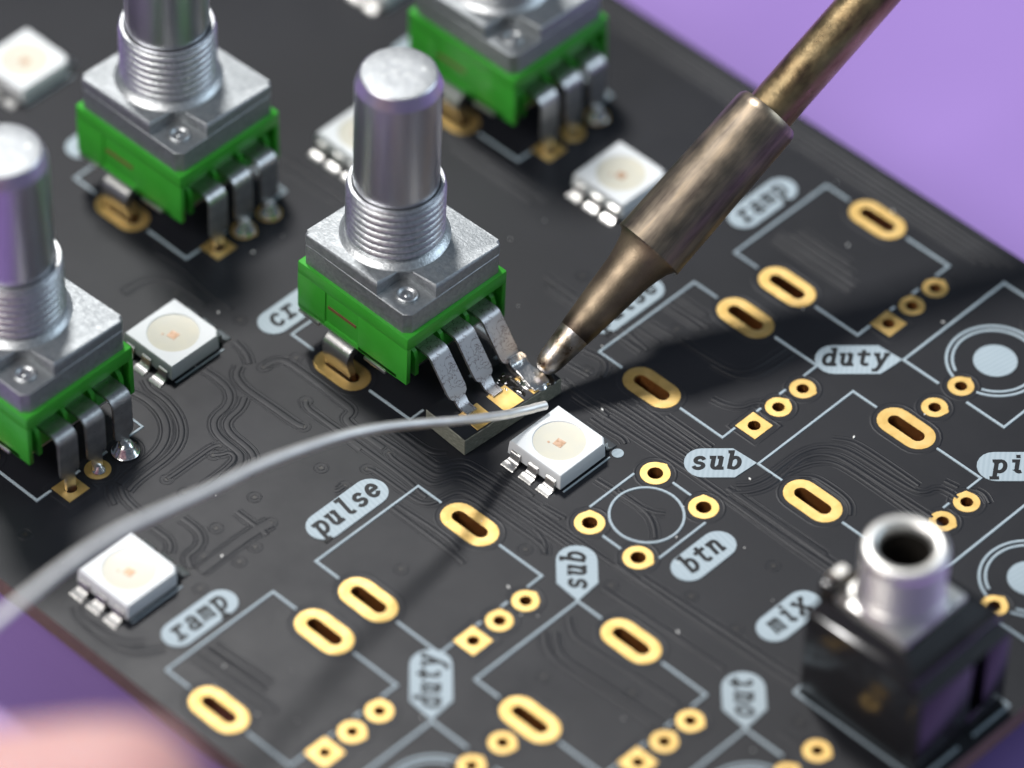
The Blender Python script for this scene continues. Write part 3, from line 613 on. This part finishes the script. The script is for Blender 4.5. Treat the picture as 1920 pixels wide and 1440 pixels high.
def make_pot(label, bent=False):
    t = thing("rotary_control", label, "potentiometer", group=GRP)
    # moulded housing: core, lip, side panels, dividers between the terminals
    bm = bmesh.new(); x0, x1, h = -4.5, 6.25, 4.85
    box(bm, x0, x1 - .75, -h + .12, h - .12, 3.15, 7.4, .1)
    box(bm, x0 + .02, x1, -h - .02, h + .02, 6.3, 7.5, .14)
    box(bm, x0 + .01, x1 - .9, -h, h, 2.96, 3.5, .12)
    for s in (-1, 1):
        a, b = sorted((s*(h), s*(h - .4)))
        box(bm, x0 + .03, -1.75, a, b, 3.2, 6.5, .07); box(bm, 1.45, x1 - .02, a, b, 3.03, 6.5, .07)
    for y in (-3.78, -1.25, 1.25, 3.78):
        vsx = [(x1 - .85, 3.3), (x1 - .08, 3.3), (x1 - .08, 4.95), (x1 - .3, 5.45), (x1 - .85, 5.75)]
        A = [bm.verts.new((x, y - .17, z)) for x, z in vsx]; B = [bm.verts.new((x, y + .17, z)) for x, z in vsx]
        bm.faces.new(A); bm.faces.new(B[::-1])
        for i in range(5): bm.faces.new((A[i], B[i], B[(i+1) % 5], A[(i+1) % 5]))
    bmesh.ops.recalc_face_normals(bm, faces=bm.faces)
    hs = finish("housing", bm, M['green'], t, sharp=30)
    bm = bmesh.new(); box(bm, -1.55, 1.2, -h + .07, -h + .2, 4.85, 5.12, .02, 1); finish("resin_slot", bm, M['slot'], hs, smooth=False)
    bm = bmesh.new(); box(bm, x0 + .1, x1 - 1.0, -h + .3, h - .3, 2.6, 2.97, .08)
    for s in (-1, 1):
        a, b = sorted((s*(h + .08), s*(h - .5)))
        box(bm, -4.35, -2.3, a, b, 2.63, 2.94, .1); box(bm, 2.1, 4.2, a, b, 2.63, 2.94, .1)
    finish("base_plate", bm, M['bright_tin'], t, sharp=40)
    # cast cover with a pocket in two corners
    bm = bmesh.new(); X0, X1, H = -4.25, 5.95, 4.62
    def rc(x, y, r, a0): return ell(x, y, r, r, a0, a0 + 90, 5)
    low = [(X0 + .9, -H), (X1 - .45, -H), (X1, -H + .45), (X1, H - .35), (X1 - .35, H), (X0 + .9, H), (X0, H - .9), (X0, -H + .35), (X0 + .35, -H)][0:9]
    prism(bm, low, 7.48, 9.25, .05, 1)
    px, py, r = 3.0, 2.75, .75
    up = [(X1 - .04, -H + py)] + rc(X1 - .4, H - .4, .36, 0) + [(X0 + px, H - .04)]
    up += list(reversed(ell(X0 + px - r, H - py + r, r, r, -90, 0, 5))) + [(X0 + .04, H - py)]
    up += rc(X0 + .4, -H + .4, .36, 180) + [(X1 - px, -H + .04)]
    up += list(reversed(ell(X1 - px + r, -H + py - r, r, r, 90, 180, 5)))
    prism(bm, up, 9.23, 10.2, .26, 3)
    cp = finish("cover_plate", bm, M['zinc'], t, sharp=40)
    for (rx, ry) in ((X1 - 1.55, -H + 1.5), (X0 + 1.55, H - 1.5)):
        bm = bmesh.new(); lathe(bm, [(.78, 9.22), (.78, 9.40), (.69, 9.46), (.56, 9.42), (.46, 9.30), (.22, 9.30), (.12, 9.38), (.001, 9.40)], 24)
        finish("rivet", bm, M['zinc_thread'], cp, (rx, ry, 0))
    # threaded bush and shaft
    bm = bmesh.new(); prof = [(3.95, 10.17), (3.72, 10.26), (3.58, 10.5)]
    z = 10.5
    for i in range(7):
        prof += [(3.26, z + .09), (3.28, z + .18), (3.47, z + .40), (3.47, z + .47)]; z += .60
    prof += [(3.24, z + .1), (3.3, z + .16), (3.38, z + .34), (3.30, z + .46), (3.08, z + .46), (3.04, z + .1), (3.04, z - .4)]
    lathe(bm, prof, 72); finish("threaded_bush", bm, M['zinc_thread'], t, (.1, 0, 0), sharp=50)
    bm = bmesh.new(); lathe(bm, [(2.98, 13.5), (2.98, 24.02), (2.95, 24.1), (2.64, 24.93), (2.56, 25.0)], 72)
    sh = finish("shaft", bm, M['shaft'], t, (.1, 0, 0), sharp=13)
    bm = bmesh.new(); lathe(bm, [(2.57, 24.98), (2.50, 25.01), (1.2, 25.02), (.001, 25.02)], 60); finish("shaft_end", bm, M['shaft_top'], sh)
    # terminals
    for k, y in enumerate((-2.5, 0, 2.5)):
        bm = bmesh.new(); hw = .84
        if not bent:
            path = [(5.3, 5.2, hw)] + bend(6.75, 4.45, .75, 90, 0, hw) + [(7.5, 1.9, hw), (7.5, 1.55, hw*.92), (7.5, 1.3, .42), (7.5, -1.7, .40)]
            sheet(bm, path); finish("terminal", bm, M['tin'], t, (0, y, 0), sharp=40)
        else:
            path = [(5.3, 5.3, hw)] + bend(6.55, 4.6, .7, 90, 32, hw) + [(8.75, 2.85, hw), (8.95, 2.55, hw*.9), (9.08, 2.36, .5), (9.45, 1.95, .46), (9.75, 1.84, .46), (10.35, 1.79, .46)]
            sheet(bm, path); finish("terminal", bm, M['tin_scratched'], t, (0, y + .05*(k-1), 0), sharp=40)
    # mounting lugs into the slots
    for s in (-1, 1):
        bm = bmesh.new(); hw = 1.25
        sheet(bm, [(3.7, 2.55, hw), (4.5, 2.57, hw)] + bend(4.45, 1.85, .72, 85, -5, hw, 6) + [(5.1, 1.2, hw), (4.86, .4, hw), (4.80, -1.4, hw*.97)], .62)
        bmesh.ops.bevel(bm, geom=list(bm.edges), offset=.05, segments=1, affect='EDGES')
        o = finish("mounting_lug", bm, M['bright_tin'], t, (-.15, 0, 0), sharp=40); o.rotation_euler = (0, 0, R(90*s))
    return t
pot0 = make_pot("silver shafted control on the left, cut by the photo's left edge")
pot0.location = Vector((-29.05, -9.45, 0)) * S
pot1 = copy_tree(pot0, (-38.95, 13.8, 0), label="blurred control at the upper left, its shaft cut by the photo's top edge")
pot0.rotation_euler = (R(.3), R(-.3), 0); pot1.rotation_euler = (R(-.3), R(.4), R(.5))
pot2 = copy_tree(pot0, (-29.3, 37.7, 0), label="blurred control at the top behind the sharp one, only its base in view")
potm = make_pot("sharp control in the middle, its three bent legs resting on a small black board", True)
potm.location = Vector((-16.5, 13.8, 0)) * S
potm.rotation_euler = (R(-.7), R(.9), 0)
def joint(root, x, y, r=.62, h=.7):
    bm = bmesh.new(); lathe(bm, [(r*1.25, .036), (r*1.12, .12), (r*.8, h*.62), (r*.5, h*.9), (.001, h)], 24)
    return finish("solder_joint", bm, M['solder'], root, (x, y, 0))
joint(pot0, 7.6, 2.5, .8, .95); joint(pot0, 7.6, 0, .4, .5); joint(pot1, 7.6, 0, .66, 1.1); joint(pot1, 7.6, 2.5, .66, 1.1); joint(pot2, 7.6, 2.5, .6, .9)

# ------------------------------------------------------------ small board under the bent legs
ab = thing("adapter_board", "small black board with cut fibreglass edges under the bent legs", "circuit board", (-4.7, 9.1, 0), (0, 0, R(-3.5)))
bm = bmesh.new(); box(bm, -4.0, 0, 0, 9.0, .06, 1.50, .04, 1); finish("core", bm, M['fr4'], ab, sharp=30)
bm = bmesh.new(); prism(bm, [(-3.96, .05), (-.05, .05), (-.05, 8.9), (-3.96, 8.95)], 1.5, 1.56); finish("mask_surface", bm, M['mask'], ab, smooth=False)
p0 = None
for y in (2.15, 4.75, 7.35):
    if p0 is None:
        bm = bmesh.new(); prism(bm, [(-2.1, -.85), (-.12, -.85), (-.12, .85), (-2.1, .85)], 1.55, 1.60, .015, 1); p0 = finish("gold_pad", bm, M['gold'], ab, (0, y, 0), smooth=False)
    else: inst(p0, ab, (0, y, 0))
bm = bmesh.new()
def blob(bm, cx, cy, z0, rx, ry, hz, n=24, m=7, seed=0):
    rows = []
    for j in range(m):
        a = j/(m-1); row = []
        for i in range(n):
            t = 2*math.pi*i/n; w = 1 + .10*math.sin(3*t + seed) + .07*math.sin(5*t + 2*seed)
            row.append(bm.verts.new((cx + rx*w*math.cos(t)*math.cos(a*1.5), cy + ry*w*math.sin(t)*math.cos(a*1.5), z0 + hz*math.sin(a*1.5)**1.3)))
        rows.append(row)
    for A, B in zip(rows, rows[1:]):
        for i in range(n): bm.faces.new((A[i], A[(i+1) % n], B[(i+1) % n], B[i]))
    bm.faces.new(rows[-1])
blob(bm, -1.0, 7.35, 1.57, .98, .95, .30, seed=1.0)
finish("solder_joint", bm, M['solder'], ab)
bm = bmesh.new(); sheet(bm, [(-3.05, 2.62, .5), (-2.8, 2.35, .74), (-2.45, 2.05, .66), (-2.0, 1.92, .62), (-1.2, 1.86, .74), (-.7, 1.78, .8), (-.2, 1.62, .7)], .30)
bmesh.ops.bevel(bm, geom=list(bm.edges), offset=.06, segments=2, affect='EDGES')
finish("solder_run", bm, M['solder'], ab, (0, 7.35, 0), sharp=60)
for args in ((-2.3, 6.05, 1.555, .75, .5, .10, .4), (-1.0, 5.95, 1.555, .6, .3, .10, 1.7), (-.7, 8.3, 1.555, .8, .45, .14, 2.7)):
    bm = bmesh.new(); blob(bm, *args[:6], seed=args[6]); finish("flux_residue", bm, M['flux'], ab)
bm = bmesh.new(); rr = random.Random(3)
for k in range(9): blob(bm, -3.4 + 2.6*rr.random(), 5.3 + 1.4*rr.random(), 1.56, .06 + .1*rr.random(), .05 + .06*rr.random(), .08, 10, 4, k)
finish("solder_splash", bm, M['solder'], ab)['kind'] = 'stuff'

# ------------------------------------------------------------ soldering iron
T0 = Vector((-5.006, 17.667, 2.75)); AX = (Vector(CAMR.col[0])*.658 + Vector(CAMR.col[1])*.748 - Vector(CAMR.col[2])*.032).normalized()
iron = thing("soldering_iron", "bronze soldering iron tip touching the third leg, heat stained", "soldering iron", T0)
iron.rotation_euler = AX.to_track_quat('Z', 'Y').to_euler()
bm = bmesh.new(); lathe(bm, [(.001, -.80), (.34, -.75), (.64, -.55), (.84, -.2), (.94, .3), (1.06, 1.4), (1.17, 2.6), (1.185, 2.75)], 40)
finish("wetted_point", bm, M['iron_tin'], iron)
bm = bmesh.new(); lathe(bm, [(1.19, 2.68), (1.34, 4.2), (1.54, 6.2), (1.72, 8.2), (1.93, 9.2), (2.12, 9.9), (2.36, 10.3), (2.5, 10.5)], 56); finish("cone", bm, M['iron_cone'], iron)
bm = bmesh.new(); lathe(bm, [(2.3, 10.5), (2.58, 10.36), (2.66, 10.46), (2.62, 10.9), (2.60, 13), (2.47, 22.4), (2.42, 22.8), (2.2, 23.1), (1.76, 23.15)], 64); finish("collar", bm, M['iron_collar'], iron)
bm = bmesh.new(); lathe(bm, [(1.74, 22.0), (1.74, 40), (1.74, 78)], 48); finish("rod", bm, M['iron_rod'], iron)
bm = bmesh.new(); lathe(bm, [(2.0, 76), (5.5, 77), (6.5, 80), (6.5, 92), (8, 100), (8, 170), (6, 178), (.001, 179)], 40); finish("grip", bm, M['grip'], iron)
bm = bmesh.new()
for k, (z, ang, r) in enumerate(((11.2, 262, .5), (10.95, 282, .42), (11.3, 244, .25))):
    a = R(ang); pts = []
    for i in range(13):
        t = 2*math.pi*i/12; aa = a + r*math.cos(t)/2.5; pts.append((2.60*math.cos(aa), 2.60*math.sin(aa), z + r*math.sin(t)*(1 + .2*math.sin(3*t))))
    tube(bm, pts, .045, 6)
finish("scorch_mark", bm, M['scorch'], iron)

# ------------------------------------------------------------ solder wire
WP = [(-2.88, 15.11, 1.95), (-3.22, 13.51, 2.4), (-3.27, 11.6, 3.3), (-3.01, 8.04, 5.6), (-3.29, 3.21, 8.6), (-3.85, -0.47, 10.5), (-4.04, -3.43, 11.8), (-4.02, -7.12, 13.3), (-3.74, -11.72, 15.1), (-3.28, -16.02, 16.6), (-3.15, -20.08, 18.0), (-2.91, -23.46, 19.2), (-2.51, -26.27, 20.1), (-1.51, -30.9, 21.4), (-0.31, -35.85, 22.6), (1.3, -43.58, 24.3), (2.24, -51.72, 26.0), (3.18, -59.86, 27.7)]
bm = bmesh.new(); wp = smooth_path(WP, 3); rr = random.Random(5)
for k in range(9, len(wp)): wp[k] = tuple(c + .045*math.sin(k*.31 + 2*q)*math.sin(k*.17 + q) for q, c in enumerate(wp[k]))
d = (Vector(wp[0]) - Vector(wp[1])).normalized()
wp = [tuple(Vector(wp[0]) + d*.10), tuple(Vector(wp[0]) + d*.05)] + wp
tube(bm, wp, [.20, .30] + [.33]*(len(wp) - 2), 20)
w = finish("solder_wire", bm, M['wire']); tag(w, "thin grey solder wire curving in from the left over the board", "wire")

# ------------------------------------------------------------ jack socket
jk = thing("jack_socket", "black jack socket with a shiny round sleeve near the lower right corner", "socket", (30.1, 13.75, 0))
bm = bmesh.new(); x0, x1, h = -4.2, 5.9, 4.4
box(bm, x0, x1 - .9, -h, h, .05, 8.2, .15)
box(bm, x1 - .95, x1, -h, .7, .06, 7.0, .1); box(bm, x1 - .95, x1, 2.1, h, .06, 7.0, .1); box(bm, x1 - .93, x1 - .02, .6, 2.2, .07, 1.6, .05)
pyr = [(x0 + .02, -h + .02), (x1 - .02, -h + .02), (x1 - .02, h - .02), (x0 + .02, h - .02)]; inn = [(-3.3, -3.3), (3.3, -3.3), (3.3, 3.3), (-3.3, 3.3)]
A = [bm.verts.new((x, y, 7.0 if i in (1, 2) else 8.1)) for i, (x, y) in enumerate(pyr)]; B = [bm.verts.new((x, y, 9.0)) for x, y in inn]
for i in range(4): bm.faces.new((A[i], A[(i+1) % 4], B[(i+1) % 4], B[i]))
bm.faces.new(B)
box(bm, x0 + .05, -3.05, -3.3, -1.6, 8.0, 10.2, .15)
finish("socket_body", bm, M['black_plastic'], jk, sharp=35)
bm = bmesh.new(); box(bm, -3.05, 3.05, -3.05, 3.05, 8.9, 9.45, .15); finish("flange", bm, M['nickel'], jk, sharp=40)
bm = bmesh.new(); lathe(bm, [(3.1, 9.4), (2.95, 9.6), (2.85, 10.0)] + [p for i in range(8) for p in ((2.68, 10.12 + i*.45), (2.85, 10.32 + i*.45), (2.85, 10.40 + i*.45))] + [(2.85, 13.8), (2.76, 14.15), (2.6, 14.3), (2.15, 14.3), (1.9, 14.1), (1.82, 13.6), (1.82, 10.2)], 56); finish("sleeve", bm, M['nickel'], jk, sharp=50)
bm = bmesh.new(); lathe(bm, [(1.84, 13.55), (1.80, 13.4), (1.8, 9.8), (.001, 9.8)], 40); finish("bore", bm, M['dark'], jk)
bm = bmesh.new(); sheet(bm, [(-3.9, 9.0, .55), (-3.9, 10.6, .55), (-3.6, 11.0, .5), (-3.1, 11.0, .45)], .3); finish("contact_tab", bm, M['nickel'], jk, (.1, -2.3, 0), sharp=40)

# ------------------------------------------------------------ hand holding the wire
U, V, K = Vector(CAMR.col[0]), Vector(CAMR.col[1]), Vector(CAMR.col[2])
F0 = Vector((31.0, -47.0, 35.5)) + Vector(CAMR.col[0])*4 + Vector(CAMR.col[1])*2.3
def hp(a, b, c): return F0 + U*a + V*b + K*c
chains = {   # joints from palm to tip: (right, up, towards) from the middle fingertip, radius
 'palm': [((-88, -62, 6), 24), ((-112, -84, 6), 27), ((-150, -120, 4), 26), ((-200, -165, 0), 27)],
}
sk = bmesh.new(); lay = None
verts, edges, rad = [], [], []
def add(p, r, prev=None):
    verts.append(hp(*p) * S); rad.append(r * S)
    if prev is not None: edges.append((prev, len(verts) - 1))
    return len(verts) - 1
w0 = add((-200, -168, -6), 25); w1 = add((-150, -120, -2), 24, w0); w2 = add((-112, -82, 2), 22, w1)
for pts in ([((-82, -38, -8), 11), ((-58, 4, -18), 8.6), ((-40, 12, -20), 7.8), ((-26, 4, -17), 6.6)],
            [((-76, -46, 4), 11), ((-44, -12, 6), 9), ((-22, -3, 3), 8.6), ((-3, 0, 0), 7.6)],
            [((-78, -58, 14), 11), ((-50, -36, 20), 9), ((-32, -30, 14), 8.2), ((-20, -32, 4), 7.2)],
            [((-88, -74, 20), 10), ((-66, -62, 24), 7.8), ((-50, -56, 18), 7), ((-40, -56, 10), 6)],
            [((-118, -54, -18), 13), ((-88, -16, -30), 10.5), ((-62, 2, -32), 9), ((-38, 2, -28), 7.8)]):
    p = w2
    for q, r in pts: p = add(q, r, p)
me = bpy.data.meshes.new("person"); me.from_pydata(verts, edges, []); me.materials.append(M['skin'])
hand = bpy.data.objects.new("person", me); C.objects.link(hand)
sm_ = hand.modifiers.new("Skin", 'SKIN'); sm_.use_smooth_shade = True
for i, r in enumerate(rad):
    me.skin_vertices[0].data[i].radius = (r, r); me.skin_vertices[0].data[i].use_root = (i == 0)
sb = hand.modifiers.new("Subdivision", 'SUBSURF'); sb.levels = sb.render_levels = 2
tag(hand, "pink fingertip of a hand, very blurred, at the lower left", "person")
